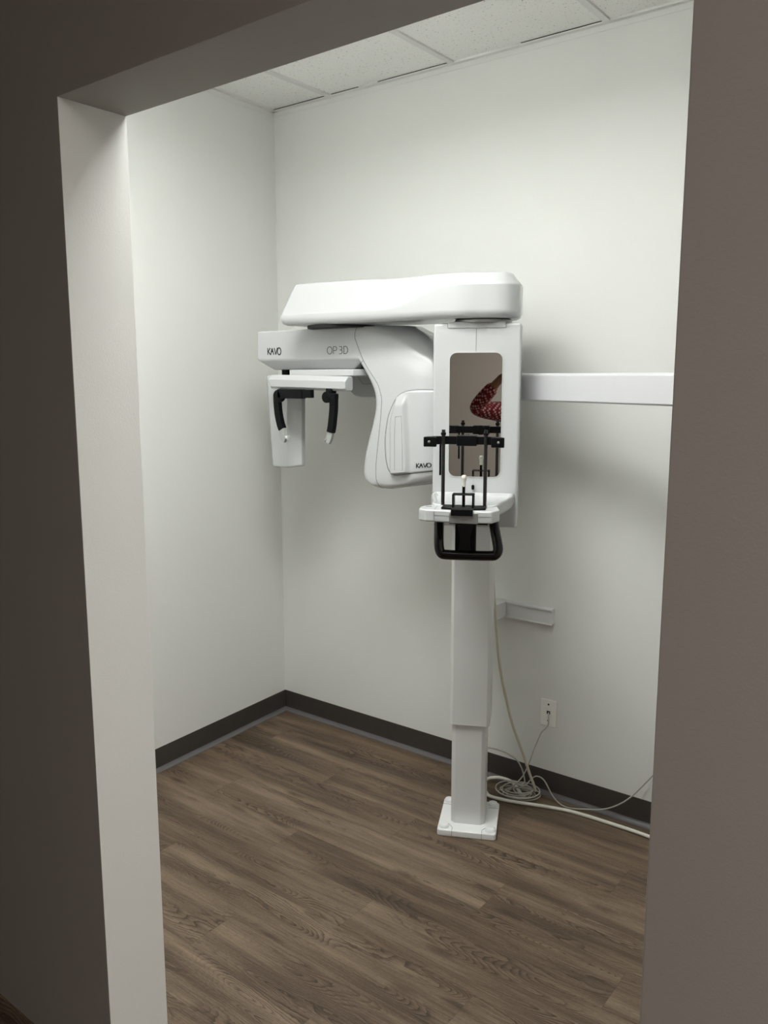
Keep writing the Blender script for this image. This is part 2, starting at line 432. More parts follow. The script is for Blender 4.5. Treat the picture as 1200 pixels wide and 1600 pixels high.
# ---------------------------------------------------------------- ceiling lights
def troffer(x0, x1, y0, y1, label, m, name='ceiling_light', up=0.0):
    t = empty(name, ((x0 + x1) / 2, (y0 + y1) / 2, H), label, 'light')
    bm = bmesh.new()
    e = 0.018
    for a in ((x0, x1, y0, y0 + e), (x0, x1, y1 - e, y1), (x0, x0 + e, y0 + e, y1 - e), (x1 - e, x1, y0 + e, y1 - e)):
        box(*a, H - 0.008, H + 0.004, bm=bm)
    mk('frame', bm, M['grid'], t, smooth=0)
    mk('diffuser', box(x0 + e, x1 - e, y0 + e, y1 - e, H + up - 0.005, H + up + 0.002), m, t, smooth=0)
    if up:
        bm = bmesh.new()
        for a in ((x0, x1, y0, y0 + e), (x0, x1, y1 - e, y1), (x0, x0 + e, y0 + e, y1 - e), (x1 - e, x1, y0 + e, y1 - e)):
            box(*a, H + 0.004, H + up + 0.004, bm=bm)
        box(x0, x1, y0, y1, H + up + 0.003, H + up + 0.02, bm=bm)
        mk('housing', bm, M['grey'], t, smooth=0)
    return t
troffer(LX0, LX1, LY0, LY1, 'lit rectangular ceiling panel light above the x-ray room', M['diffuser'], up=0.10)
troffer(4.2, 4.8, -3.5, -2.3, 'dim rectangular ceiling panel light in the corridor', M['halldiffuser'])

# ---------------------------------------------------------------- the x-ray machine
O = Vector((1.28, -0.35, 0)); W = Vector((0.894934, 0.446198, 0)); NN = Vector((0.446198, -0.894934, 0))
LC = lambda w, n, z: O + W * w + NN * n + Vector((0, 0, z))            # column frame
FZ = lambda w, n, z: LC(w, n, z)                                       # polygon (w, n), depth z
FN = lambda w, z, n: LC(w, n, z)                                       # polygon (w, z), depth n
machine = empty('dental_x_ray_machine', O, 'tall glossy white dental x-ray machine bolted to the floor by the back wall', 'x-ray machine')

def seam_tube(pts, r=0.0007, parent=machine, name='panel_seam', n=1, m='seam'):
    return mk(name, tube(pts, r, 6, smooth_n=n), M[m], parent, smooth=60, wn=False)

# floor plate with bolt caps
bp_ = mk('base_plate', prism(rrect(-0.103, 0.107, -0.100, 0.135, 0.012, 4), FZ, 0.0, 0.024, 0.004, 3), M['base'], machine)
for w_, n_ in ((-0.080, 0.108), (0.085, 0.108), (-0.082, -0.078), (0.083, -0.078)):
    mk('bolt_cap', lathe([(0.019, 0.0), (0.019, 0.004), (0.0165, 0.0075), (0.0155, 0.010), (0.011, 0.0125), (0, 0.0135)], LC(w_, n_, 0.0235), seg=24), M['base'], bp_)
for x in (-0.050, 0.056):
    sg = -1 if x < 0 else 1
    mk('plate_seam', tube([LC(x, 0.1352, 0.002), LC(x, 0.1352, 0.0215), LC(x, 0.131, 0.0242), LC(x, 0.112, 0.0242), LC(x + sg * 0.016, 0.088, 0.0242), LC(x + sg * 0.046, 0.088, 0.0242)], 0.0006, 6, smooth_n=1), M['seam'], bp_, smooth=0)
    mk('plate_seam', tube([LC(sg * 0.066, -0.05, 0.0242), LC(sg * 0.08, -0.052, 0.0242), LC(sg * 0.103, -0.052, 0.0242)], 0.0006, 6, smooth_n=1), M['seam'], bp_, smooth=0)

def cham(x0, x1, y0, y1, c):
    return [(x0 + c, y0), (x1 - c, y0), (x1, y0 + c), (x1, y1 - c), (x1 - c, y1), (x0 + c, y1), (x0, y1 - c), (x0, y0 + c)]
mk('lower_post', prism(cham(-0.0605, 0.0615, -0.055, 0.079, 0.014), FZ, 0.022, 0.46, 0.002, 2), M['satin'], machine)
mk('upper_post', prism(cham(-0.0665, 0.0735, -0.062, 0.089, 0.010), FZ, 0.402, 1.20, 0.0015, 2), M['satin'], machine)

# head panel with mirror
panel = mk('mirror_panel', prism(rrect(-0.135, 0.1525, 1.118, 1.792, 0.010, 4), FN, 0.0, 0.100, 0.0085, 4), M['white'], machine)
mk('mirror_rim', prism(rrect(-0.0835, 0.0965, 1.285, 1.7005, 0.026, 8), FN, 0.0985, 0.1020, 0.0012, 2), M['white'], panel)
mk('mirror', prism(rrect(-0.0795, 0.0925, 1.289, 1.6965, 0.023, 8), FN, 0.1000, 0.1026, 0), M['mirror'], panel, smooth=0)
mk('top_insert', prism([(-0.087, 1.7755), (0.101, 1.7755), (0.101, 1.7955), (-0.087, 1.7955)], FN, 0.04, 0.1035, 0.0025, 3), M['white'], panel)
for w_, za, zb_ in ((0.006, 1.775, 1.7005), (-0.088, 1.7915, 1.7755), (0.102, 1.7915, 1.7755)):
    mk('panel_seam', tube([LC(w_, 0.1002, za), LC(w_, 0.1002, zb_)], 0.0007, 6, smooth_n=1), M['seam'], panel, smooth=0)
# pendant on its thread
pend = mk('thread', tube([LC(0.0035, 0.1045, 1.287), LC(0.0035, 0.1045, 1.262)], 0.0004, 6, smooth_n=1), M['grey'], panel, smooth=60)
mk('pendant', lathe([(0, 0), (0.0035, 0.001), (0.0048, 0.004), (0.0048, 0.013), (0.0035, 0.016), (0, 0.017)], LC(0.0035, 0.1055, 1.2445), seg=16), M['black'], panel)

# turning disc between panel and beam
mk('turning_disc', lathe([(0.085, 0), (0.095, 0.002), (0.095, 0.010), (0.088, 0.016)], LC(0.022, 0.025, 1.792), seg=48), M['grey'], machine)

# ---- upper beam: layers over a plan outline, crease height varies along the front
def beam():
    plan = [(0.5545, -0.540), (0.5555, -0.5465), (0.562, -0.5483), (0.60, -0.5455), (0.75, -0.534), (0.98, -0.516), (1.10, -0.512), (1.19, -0.518)]
    rightp = [LC(-0.045, 0.142, 0), LC(0.03, 0.142, 0), LC(0.085, 0.138, 0), LC(0.120, 0.120, 0), LC(0.142, 0.085, 0), LC(0.150, 0.03, 0), LC(0.145, -0.04, 0), LC(0.115, -0.095, 0), LC(0.05, -0.125, 0)]
    plan += [(p.x, p.y) for p in rightp]
    plan += [(1.10, -0.26), (0.80, -0.275), (0.60, -0.288), (0.565, -0.290), (0.556, -0.298), (0.555, -0.34), (0.5545, -0.45)]
    P = [Vector((x, y, 0)) for x, y in plan]
    # dense outline, corners at the left end kept tight
    dense = []
    main = catmull(P, 8, True)
    dense = main
    n = len(dense)
    def nrm(i):
        a = dense[i - 1]
        b_ = dense[(i + 1) % n]
        t = (b_ - a).normalized(); v = Vector((t.y, -t.x, 0)); return v      # outward for counter-clockwise outline
    N_ = [nrm(i) for i in range(n)]
    zb, zt = 1.8065, 1.952
    layers = []
    layers_above = [0]
    def layer(fn):
        out = []
        for i in range(n):
            ins, z = fn(dense[i]); layers_above[0] = z > 1.84; q = dense[i]; p = q - N_[i] * ins
            k = 1 - sstep(0.86, 1.02, q.x)            # towards the square left end shrink instead of offsetting
            if k > 0:
                x0 = 0.5545; xs = x0 + ins + (q.x - x0) * (1 - ins / 0.3) if q.x < x0 + 0.3 else q.x
                yc = -0.41; ys = yc + (q.y - yc) * (1 - ins * (0.55 if ins > 0.03 and layers_above[0] else 1.0) / 0.128)
                p = p * (1 - k) + Vector((xs, ys, 0)) * k
            out.append(Vector((p.x, p.y, z)))
        return out
    def zc(p):
        s = sstep(1.00, 1.30, p.x); front = 1
        return 1.846 + (1.912 - 1.846) * s
    def slope(p):
        s = sstep(0.98, 1.28, p.x); return 0.052 * (1 - s) + 0.030 * s
    ztf = lambda p: zt + 0.004 * (1 - sstep(0.6, 1.2, p.x)) 
    layers = [layer(lambda p: (0.029, zb)), layer(lambda p: (0.016, zb)), layer(lambda p: (0.006, zb + 0.006)), layer(lambda p: (0.001, zb + 0.018)),
              layer(lambda p: (0.0, zb + 0.026)), layer(lambda p: (0.0, zc(p) - 0.004)), layer(lambda p: (0.0008, zc(p))),
              layer(lambda p: (0.0025, zc(p) + 0.004)),
              layer(lambda p: (slope(p) * 0.90, ztf(p) - 0.007)), layer(lambda p: (slope(p) * 0.97 + 0.001, ztf(p) - 0.0025)), layer(lambda p: (slope(p) + 0.008, ztf(p)))]
    new = bmesh.new()
    R = [[new.verts.new(v) for v in l] for l in layers]
    for a, c in zip(R, R[1:]):
        for k in range(n): new.faces.new((a[k], a[(k + 1) % n], c[(k + 1) % n], c[k]))
    new.faces.new(R[0][::-1]); new.faces.new(R[-1])
    return new
mk('upper_beam', beam(), M['white'], machine, smooth=50)
mk('swivel_joint', lathe([(0.125, 0), (0.125, 0.010)], (0.72, -0.40, 1.797), seg=48), M['dark'], machine)

# ---- rotating arm (C-arm)
YF = -0.42
arm = mk('rotating_arm', loft([[Vector((x, y, z)) for x, y, z in s] for s in [
    [(0.330, -0.395, 1.686), (0.80, -0.395, 1.686), (0.80, -0.23, 1.686), (0.330, -0.23, 1.686)]]] * 0 or [
    [Vector((0.352, -0.386, 1.648)), Vector((0.768, -0.386, 1.648)), Vector((0.768, -0.235, 1.648)), Vector((0.352, -0.235, 1.648))],
    [Vector((0.293, YF, 1.687)), Vector((0.85, YF, 1.687)), Vector((0.85, -0.205, 1.687)), Vector((0.293, -0.205, 1.687))],
    [Vector((0.296, YF, 1.800)), Vector((0.86, YF, 1.800)), Vector((0.86, -0.205, 1.800)), Vector((0.296, -0.205, 1.800))]]), M['white'], machine)
# bevel its edges
_b = bmesh.new(); _b.from_mesh(arm.data); bmesh.ops.recalc_face_normals(_b, faces=_b.faces); bev(_b, 0.006, 4, 15); _b.to_mesh(arm.data); _b.free()
arm.data.polygons.foreach_set('use_smooth', [True] * len(arm.data.polygons)); arm.data.set_sharp_from_angle(angle=math.radians(50))
mk('arm_underside_seam', tube([(0.62, -0.387, 1.6478), (0.63, -0.36, 1.6478), (0.63, -0.25, 1.6478)], 0.0006, 6, smooth_n=1), M['seam'], arm, smooth=0)

XL = [(1.8000, .800), (1.795, .797), (1.761, .790), (1.70, .797), (1.684, .806), (1.668, .823), (1.617, .858), (1.585, .878), (1.566, .886), (1.535, .892), (1.502, .890), (1.45, .878),
      (1.407, .863), (1.36, .848), (1.316, .838), (1.28, .833), (1.259, .834), (1.238, .842), (1.224, .855), (1.216, .880), (1.212, .905)]
XRT = [(1.8000, .985), (1.790, 1.02), (1.77, 1.063), (1.75, 1.085), (1.725, 1.107), (1.69, 1.130), (1.649, 1.148), (1.60, 1.160), (1.55, 1.166), (1.30, 1.168), (1.25, 1.160), (1.224, 1.14), (1.212, 1.11)]
def sm(tab, z, d=0.012): return (interp(tab, z) * 2 + interp(tab, z + d) + interp(tab, z - d)) / 4
def yfront(x, z):
    xl, xr = sm(XL, z), sm(XRT, z)
    u, v = x - xl, xr - x
    y = YF - 0.0003
    if u < 0.022 and z < 1.71: y += 0.020 * sstep(1.71, 1.675, z) * (1 - math.sqrt(max(0, 1 - (1 - u / 0.022) ** 2)))
    kt = sstep(1.60, 1.76, z); L_ = 0.13 + 0.06 * kt
    if v < L_:
        k = 1 - v / L_; y += (0.050 + 0.015 * kt) * (k ** 2.2)
        if v < 0.02: y += 0.022 * (1 - math.sqrt(max(0, 1 - (1 - v / 0.02) ** 2)))
    if z < 1.25: y += 0.020 * (1 - math.sqrt(max(0, 1 - ((1.25 - z) / 0.04) ** 2)))
    y += 0.012 * sstep(1.80, 1.70, z) * sstep(0.10, 0.0, u) * 0
    return y
def zshear(x, z): return z + 0.17 * max(0, x - 0.95) * sstep(1.34, 1.24, z)
def head():
    zs = [1.8000, 1.7985, 1.795, 1.788, 1.775, 1.76, 1.745, 1.73, 1.715, 1.70, 1.69, 1.68, 1.67, 1.66, 1.648, 1.634, 1.618, 1.60, 1.58, 1.56, 1.54, 1.52, 1.50, 1.47, 1.44, 1.41, 1.38, 1.35, 1.32, 1.30, 1.28, 1.265, 1.25, 1.24, 1.232, 1.225, 1.219, 1.2145, 1.212]
    secs = []
    ub = [0, .0008, .003, .007, .012, .018, .024]
    vb = [.19, .175, .16, .145, .13, .115, .10, .085, .07, .055, .04, .028, .020, .014, .008, .004, .0012, 0]
    for z in zs:
        xl, xr = sm(XL, z), sm(XRT, z)
        top = 0.004 if z > 1.7995 else (0.0015 if z > 1.798 else 0)
        bot = {1.212: 0.012, 1.2145: 0.005, 1.219: 0.002}.get(z, 0)
        xs = [xl + u for u in ub] + [xr - v for v in vb]
        s = [Vector((x, yfront(x, z) + top + bot, zshear(x, z))) for x in xs]
        s += [Vector((xr, -0.27, zshear(xr, z))), Vector((xr - 0.03, -0.235, zshear(xr, z))), Vector((xl + 0.03, -0.235, zshear(xl, z))), Vector((xl, -0.255, zshear(xl, z)))]
        secs.append(s)
    return loft(secs)
hd = mk('tube_head', head(), M['white'], machine, smooth=55)
def onface(pts, off=0.0):
    out = []
    for p in catmull([Vector((x, 0, z)) for x, z in pts], 6):
        out.append(Vector((p.x, yfront(p.x, p.z) - off, zshear(p.x, p.z))))
    return out
seam_tube(onface([(.815, 1.7985), (.806, 1.785), (.803, 1.765), (.81, 1.745), (.842, 1.680), (.880, 1.630), (.908, 1.594), (.922, 1.560), (.927, 1.530), (.920, 1.456), (.906, 1.350), (.900, 1.292), (.902, 1.244), (.915, 1.220), (.925, 1.214)]), 0.0008, hd, 'face_seam')
seam_tube(onface([(.843, 1.679), (.830, 1.668), (.822, 1.655)]), 0.0008, hd, 'face_seam')

# cover with its raised ridge
CL = [(1.574, 1.085), (1.5725, 1.06), (1.568, 1.035), (1.558, 1.010), (1.545, .994), (1.52, .977), (1.48, .958), (1.43, .947), (1.387, .943), (1.33, .946), (1.30, .953), (1.283, .960), (1.27, .972), (1.262, .988)]
def zc_top(x): return 1.545 + 0.030 * (1 - ((1.105 - x) / 0.11) ** 2) if x < 1.105 else 1.575 - 0.012 * ((x - 1.105) / 0.06) ** 2
def ridge(x, z):
    xc = 0.985 + 0.012 * sstep(1.30, 1.45, z) 
    a = sstep(0.966 + 0.022 * sstep(1.45, 1.545, z), 0.982 + 0.022 * sstep(1.45, 1.545, z), x) * (1 - sstep(1.030 + 0.012 * sstep(1.55, 1.30, z), 1.047 + 0.012 * sstep(1.55, 1.30, z), x))
    b_ = sstep(1.566, 1.515, z) * sstep(1.262, 1.272, z)
    return 0.017 * a * b_
def cover():
    new = bmesh.new(); nz, nx = 64, 56; rows = []
    ztop, zbot = 1.573, 1.263
    for i in range(nz + 1):
        z = ztop + (zbot - ztop) * i / nz
        xl = interp(CL, z)
        xr = 1.158
        row = []
        for j in range(nx + 1):
            x = xl + (xr - xl) * (j / nx)
            e = min(1, min((x - xl), (ztop - z), (z - zbot)) / 0.004)
            y = yfront(x, z) - 0.0035 * math.sqrt(max(0, 1 - (1 - e) ** 2)) - ridge(x, z)
            row.append(new.verts.new((x, y, zshear(x, z))))
        rows.append(row)
    for a, c in zip(rows, rows[1:]):
        for j in range(nx): new.faces.new((a[j], a[j + 1], c[j + 1], c[j]))
    # skirt back into the head so the cover is a solid lip
    border = rows[0] + [r[-1] for r in rows[1:]] + rows[-1][-2::-1] + [r[0] for r in rows[-2:0:-1]]
    back = [new.verts.new(v.co + Vector((0, 0.006, 0))) for v in border]
    nb = len(border)
    for k in range(nb): new.faces.new((border[k], back[k], back[(k + 1) % nb], border[(k + 1) % nb]))
    return new
cv = mk('side_cover', cover(), M['white'], hd, smooth=50)
seam_tube(onface([(1.158, 1.574), (1.12, 1.5748), (1.085, 1.5748)] + [(x - 0.001, z) for z, x in CL[1:]] + [(1.01, 1.2615), (1.06, 1.2615), (1.158, 1.2625)], 0.0002), 0.0008, hd, 'cover_seam')
def onridge(pts):
    return [Vector((x, yfront(x, z) - 0.0036 - ridge(x, z), zshear(x, z))) for x, z in pts]
seam_tube(onridge([(1.003, 1.478), (1.029, 1.483), (1.032, 1.44), (1.036, 1.28), (1.000, 1.284), (1.000, 1.40), (1.003, 1.478)]), 0.0005, hd, 'cover_seam')

# ---- lettering
def stroke(bm, a, b_, wd, put, off=0.0008):
    a, b_ = Vector((*a, 0)), Vector((*b_, 0)); t = (b_ - a); L_ = t.length
    if L_ < 1e-6: return
    t /= L_; s = Vector((-t.y, t.x, 0)) * wd / 2
    c = [a + s, b_ + s, b_ - s, a - s]
    fr = [bm.verts.new(put(p.x, p.y, off)) for p in c]; bk = [bm.verts.new(put(p.x, p.y, -0.0006)) for p in c]
    bm.faces.new(fr); bm.faces.new(bk[::-1])
    for i in range(4): bm.faces.new((fr[i], bk[i], bk[(i + 1) % 4], fr[(i + 1) % 4]))
def ell(bm, cx, cy, rx, ry, wd, put, a0=0, a1=2 * PI, n=22):
    P = [(cx + rx * math.cos(a0 + (a1 - a0) * i / n), cy + ry * math.sin(a0 + (a1 - a0) * i / n)) for i in range(n + 1)]
    for p, q in zip(P, P[1:]): stroke(bm, p, q, wd, put)
def poly(bm, pts, wd, put):
    for p, q in zip(pts, pts[1:]): stroke(bm, p, q, wd, put)
def kavo(put, wd):
    b = bmesh.new()                              # unit height 1, width about 3.4
    poly(b, [(0, 0), (0, 1)], wd, put)
    poly(b, [(0.62, 1), (0.12, 0.5), (0.70, 0)], wd, put)
    poly(b, [(0.70, 0.0), (1.10, 0.95), (1.22, 0.62)], wd, put)
    poly(b, [(1.02, 0.42), (1.25, 0.55), (1.02, 0.42)], wd, put)
    poly(b, [(1.10, 0.95), (1.50, 0.0)], wd, put)
    poly(b, [(1.62, 0.98), (1.98, 0.02), (2.42, 1.04)], wd, put)
    ell(b, 2.82, 0.5, 0.43, 0.50, wd, put)
    return b
def op3d(put, wd):
    b = bmesh.new()
    ell(b, 0.45, 0.5, 0.45, 0.5, wd, put)
    poly(b, [(1.12, 0), (1.12, 1), (1.45, 1)], wd, put); ell(b, 1.45, 0.73, 0.26, 0.27, wd, put, -PI / 2, PI / 2, 12); poly(b, [(1.45, 0.46), (1.12, 0.46)], wd, put)
    poly(b, [(2.18, 1), (2.42, 1)], wd, put); ell(b, 2.42, 0.76, 0.23, 0.24, wd, put, -PI / 2, PI / 2, 12); poly(b, [(2.25, 0.52), (2.42, 0.52)], wd, put)
    ell(b, 2.42, 0.26, 0.26, 0.26, wd, put, -PI / 2, PI / 2, 12); poly(b, [(2.42, 0), (2.16, 0)], wd, put)
    poly(b, [(2.98, 0), (2.98, 1), (3.2, 1)], wd, put); ell(b, 3.2, 0.5, 0.45, 0.5, wd, put, -PI / 2, PI / 2, 16); poly(b, [(3.2, 0), (2.98, 0)], wd, put)
    return b
s1 = 0.0225
mk('logo', kavo(lambda u, v, d: Vector((0.3535 + u * s1, YF - d, 1.7070 + v * 0.0265 + u * s1 * -0.01)), 0.17), M['ink'], arm, smooth=0)
s2 = 0.0276
mk('model_lettering', op3d(lambda u, v, d: Vector((0.668 + u * s2, YF - d, 1.704 + v * 0.027)), 0.075), M['ink'], arm, smooth=0)
s3 = 0.0152
def onh(u, v, d):
    x = 1.0815 + u * s3; z = 1.288 + v * 0.0245 + u * s3 * 0.02
    return Vector((x, yfront(x, z) - 0.0037 - d * 1.3, zshear(x, z)))
mk('logo', kavo(onh, 0.18), M['ink'], hd, smooth=0)

# ---- sensor panel at the left end of the rotating arm
secs = []
for z, xl, xm, xm2, xr_, dz in ((1.254, .309, .332, .410, .458, 0), (1.260, .306, .331, .411, .459, 0), (1.621, .277, .307, .416, .468, 0), (1.627, .281, .309, .414, .465, 0)):
    e = 0.004 if z in (1.254, 1.627) else 0
    secs.append([Vector((xl, -0.345, z)), Vector((xl + 0.004, -0.362 + e, z)), Vector((xm, -0.380 + e, z)), Vector((xm2, -0.380 + e, z)), Vector((xr_, -0.345 + e, z + (0.008 if z < 1.3 else 0))), Vector((xr_, -0.325, z + (0.008 if z < 1.3 else 0))), Vector((xl + .01, -0.325, z))])
sensor = loft(secs); bmesh.ops.recalc_face_normals(sensor, faces=sensor.faces); bev(sensor, 0.003, 3, 20)
sp = mk('sensor_panel', sensor, M['white'], machine)
mk('sensor_hanger', lathe([(0.016, 0), (0.016, 0.026)], (0.392, -0.36, 1.626), seg=20), M['black'], sp)

# ---- head holder: carrier plate, bar, two ear arms
cp = mk('carrier_plate', prism([(0.482, -0.43), (0.80, -0.43), (0.828, -0.36), (0.838, -0.16), (0.482, -0.16)], f, 1.6215, 1.6475, 0.005, 3), M['white'], machine)
prof = [(-0.470, 1.611), (-0.468, 1.584), (-0.460, 1.575), (-0.430, 1.575), (-0.424, 1.582), (-0.424, 1.624), (-0.430, 1.629), (-0.450, 1.629)]
secs = []
for x, k in ((0.397, 0.80), (0.402, 0.95), (0.410, 1.0), (0.787, 1.0), (0.793, 0.96), (0.796, 0.88)):
    cy, cz = -0.447, 1.603
    sx = 0.010 if x < 0.41 else 0
    secs.append([Vector((x + (sx if z < 1.6 else 0), cy + (y - cy) * (0.6 + 0.4 * k), cz + (z - cz) * k - 0.008 * (x - 0.397) / 0.4)) for y, z in prof])
bar = loft(secs); bmesh.ops.recalc_face_normals(bar, faces=bar.faces); bev(bar, 0.0018, 2, 20)
hb = mk('head_holder_bar', bar, M['white'], machine)

YE = -0.47
def arm_path(pts, wd, th, y, m='black', name='ear_arm', parent=hb):
    """bar of rectangular section following pts (x, z)"""
    P = catmull([Vector((x, 0, z)) for x, z in pts], 6); secs = []
    for i, p in enumerate(P):
        t = (P[min(len(P) - 1, i + 1)] - P[max(0, i - 1)]).normalized(); s = Vector((t.z, 0, -t.x)) * wd / 2
        secs.append([p + s + Vector((0, y - th / 2, 0)), p - s + Vector((0, y - th / 2, 0)), p - s + Vector((0, y + th / 2, 0)), p + s + Vector((0, y + th / 2, 0))])
    b = loft(secs); bmesh.ops.recalc_face_normals(b, faces=b.faces)
    bev(b, 0.002, 2, 40)
    return b
# left ear arm
b = arm_path([(0.452, 1.548), (0.452, 1.52), (0.456, 1.48), (0.466, 1.44), (0.476, 1.418)], 0.029, 0.02, YE)
lathe([(0.022, -0.012), (0.024, -0.008), (0.024, 0.010), (0.018, 0.013)], (0.462, YE, 1.546), (0, -1, 0), 24, bm=b)
box(0.462, 0.592, YE - 0.013, YE + 0.013, 1.5375, 1.574 - 0.0008, 0.003, 2, bm=b)
box(0.588, 0.636, YE - 0.010, YE + 0.010, 1.541, 1.572, 0.003, 2, bm=b)
box(0.450, 0.500, -0.46, -0.41, 1.560, 1.580, 0.002, 2, bm=b)
ea = mk('ear_arm', b, M['black'], hb)
b = arm_path([(0.475, 1.421), (0.479, 1.400), (0.484, 1.385), (0.494, 1.378)], 0.026, 0.014, YE)
lathe([(0.0, 0.006), (0.008, 0.004), (0.013, 0), (0.008, -0.006), (0, -0.008)], (0.502, YE, 1.388), (0.75, -0.2, 0.6), 16, bm=b)
mk('ear_tip', b, M['clear'], ea, label='translucent pale plastic ear tip')
# right ear arm
b = arm_path([(0.742, 1.545), (0.741, 1.51), (0.738, 1.48), (0.732, 1.44), (0.726, 1.415)], 0.027, 0.022, YE)
lathe([(0.020, -0.012), (0.021, -0.009), (0.021, 0.009), (0.016, 0.012)], (0.715, YE - 0.004, 1.545), (0, -1, 0), 24, bm=b)
box(0.700, 0.730, -0.468, -0.44, 1.548, 1.578, 0.002, 2, bm=b)
box(0.722, 0.756, YE - 0.013, YE + 0.013, 1.538, 1.559, 0.004, 2, bm=b)
box(0.705, 0.735, YE - 0.010, YE + 0.010, 1.536, 1.556, 0.003, 2, bm=b)
ea = mk('ear_arm', b, M['black'], hb)
b = arm_path([(0.726, 1.418), (0.722, 1.402), (0.716, 1.388), (0.708, 1.377)], 0.025, 0.014, YE)
lathe([(0.0, 0.006), (0.008, 0.004), (0.012, 0), (0.008, -0.006), (0, -0.008)], (0.704, YE, 1.388), (-0.75, -0.2, 0.6), 16, bm=b)
mk('ear_tip', b, M['clear'], ea, label='translucent pale plastic ear tip')

# ---- cephalometric arm behind the tube head, carrying the holder
b = prism([(.572, 1.645), (.580, 1.615), (.606, 1.562), (.625, 1.545), (.66, 1.538), (1.06, 1.532), (1.10, 1.545), (1.10, 1.618), (0.97, 1.6435)], XZ, -0.212, -0.10, 0.006, 3)
ca = mk('holder_arm', b, M['white'], machine)
mk('arm_seam', tube([(0.625, -0.2126, 1.645), (0.672, -0.2126, 1.592), (0.742, -0.2126, 1.592), (0.742, -0.2126, 1.628)], 0.0006, 6, smooth_n=1), M['seam'], ca, smooth=0)
mk('rear_bracket', box(-0.06, 0.07, -0.13, 0.002, 1.50, 1.66, 0.004, 2, fr=FZ), M['satin'], machine)
mk('arm_link', box(1.08, 1.25, -0.185, -0.115, 1.548, 1.615, 0.004, 2), M['satin'], machine)

# ---- long rail leaving the column to the right
RD = Vector((0.92349, -0.38360, 0)); RNn = Vector((0.3836, 0.92349, 0)); R0 = Vector((1.406, -0.25, 0))
FR = lambda u, v, d: R0 + RD * u + RNn * v + Vector((0, 0, d))
b = prism([(0.0, 1.5435), (0.0, 1.6215), (0.0025, 1.6265), (0.008, 1.6305), (0.040, 1.6305), (0.040, 1.5380), (0.004, 1.5380)], lambda v, z, u: FR(u, v, z + -0.0025 * u), -0.12, 0.93, 0.001, 1)
rail = mk('side_rail', b, M['alu'], machine)
mk('rail_end_cap', prism([(0.0, 1.5435), (0.0, 1.6265), (0.040, 1.6305), (0.040, 1.5380)], lambda v, z, u: FR(u, v, z), 0.93, 0.945, 0.001, 1), M['white'], rail)

# ---- chin-rest tray
def dish():
    P = catmull([Vector(p + (0,)) for p in [(-0.118, 0.100), (-0.128, 0.118), (-0.129, 0.165), (-0.119, 0.225), (-0.106, 0.30), (-0.098, 0.37), (-0.070, 0.398), (0.0, 0.402), (0.075, 0.398), (0.100, 0.37), (0.115, 0.30), (0.130, 0.225), (0.139, 0.165), (0.138, 0.118), (0.128, 0.100), (0.0, 0.098)]], 6, True)
    c = Vector((0.004, 0.245, 0)); secs = []
    for k, z in ((0.90, 1.194), (0.975, 1.197), (1.0, 1.206), (1.0, 1.226), (0.992, 1.232), (0.972, 1.2352), (0.93, 1.2355), (0.905, 1.2335), (0.87, 1.2275), (0.83, 1.2262)):
        s_ = []
        for p in P:
            q = c + (p - c) * k
            s_.append(LC(q.x, max(q.y, 0.099), z))
        secs.append(s_)
    return loft(secs)
tray = mk('chin_rest_tray', dish(), M['white'], machine, smooth=60)
fb = prism([(-0.130, 0.415), (-0.127, 0.450), (-0.105, 0.468), (-0.035, 0.478), (0.0, 0.474), (0.052, 0.478), (0.092, 0.476), (0.112, 0.430), (0.098, 0.345), (-0.078, 0.345), (-0.122, 0.390)], FZ, 1.1935, 1.2300, 0.005, 3)
fbo = mk('front_block', fb, M['white'], tray)
bm = (
tube([LC(-0.079, 0.352, 1.2303), LC(-0.0785, 0.4665, 1.2303), LC(-0.0785, 0.4725, 1.225), LC(-0.0785, 0.4725, 1.197)], 0.0005, 6, smooth_n=1))
for a_, b__ in ((LC(-0.0785, 0.4725, 1.214), LC(-0.033, 0.4785, 1.214)), (LC(0.054, 0.4785, 1.214), LC(0.092, 0.4765, 1.214))):
    mk('block_seam', tube([a_, b__], 0.0004, 6, smooth_n=1), M['seam'], fbo, smooth=0)
mk('block_seam', bm, M['seam'], fbo, smooth=0)
mk('button', box(-0.112, -0.094, 0.404, 0.409, 1.2296, 1.2306, 0, fr=FZ), M['dark'], fbo, smooth=0)
mk('metal_front_plate', prism([(-0.033, 0.460), (-0.033, 0.4805), (0.0, 0.4765), (0.052, 0.4805), (0.052, 0.460)], FZ, 1.1925, 1.2240, 0.001, 1), M['grey'], fbo, label='brushed grey metal plate')
# chin support
ch = mk('chin_support_plate', prism([(-0.060, 0.392), (-0.060, 0.452), (-0.028, 0.460), (0.038, 0.460), (0.071, 0.452), (0.071, 0.392)], FZ, 1.2300, 1.2355, 0.001, 1), M['black'], tray, label='flat black chin support plate')
bm = bmesh.new()
box(-0.0275, 0.0365, 0.415, 0.455, 1.2725, 1.2755, 0.0006, 1, fr=FZ, bm=bm)
for w0 in (-0.0275, 0.0315): box(w0, w0 + 0.005, 0.415, 0.455, 1.215, 1.2755, 0.0005, 1, fr=FZ, bm=bm)
box(-0.0275, 0.0365, 0.4805, 0.4845, 1.216, 1.228, 0.0006, 1, fr=FZ, bm=bm)
box(-0.0275, 0.0365, 0.452, 0.4845, 1.226, 1.2345, 0.0006, 1, fr=FZ, bm=bm)
mk('bite_frame', bm, M['black'], ch)
mk('bite_post', prism(rrect(0.0000, 0.0085, 0.424, 0.4325, 0.001, 2), FZ, 1.2345, 1.300, 0), M['black'], ch)
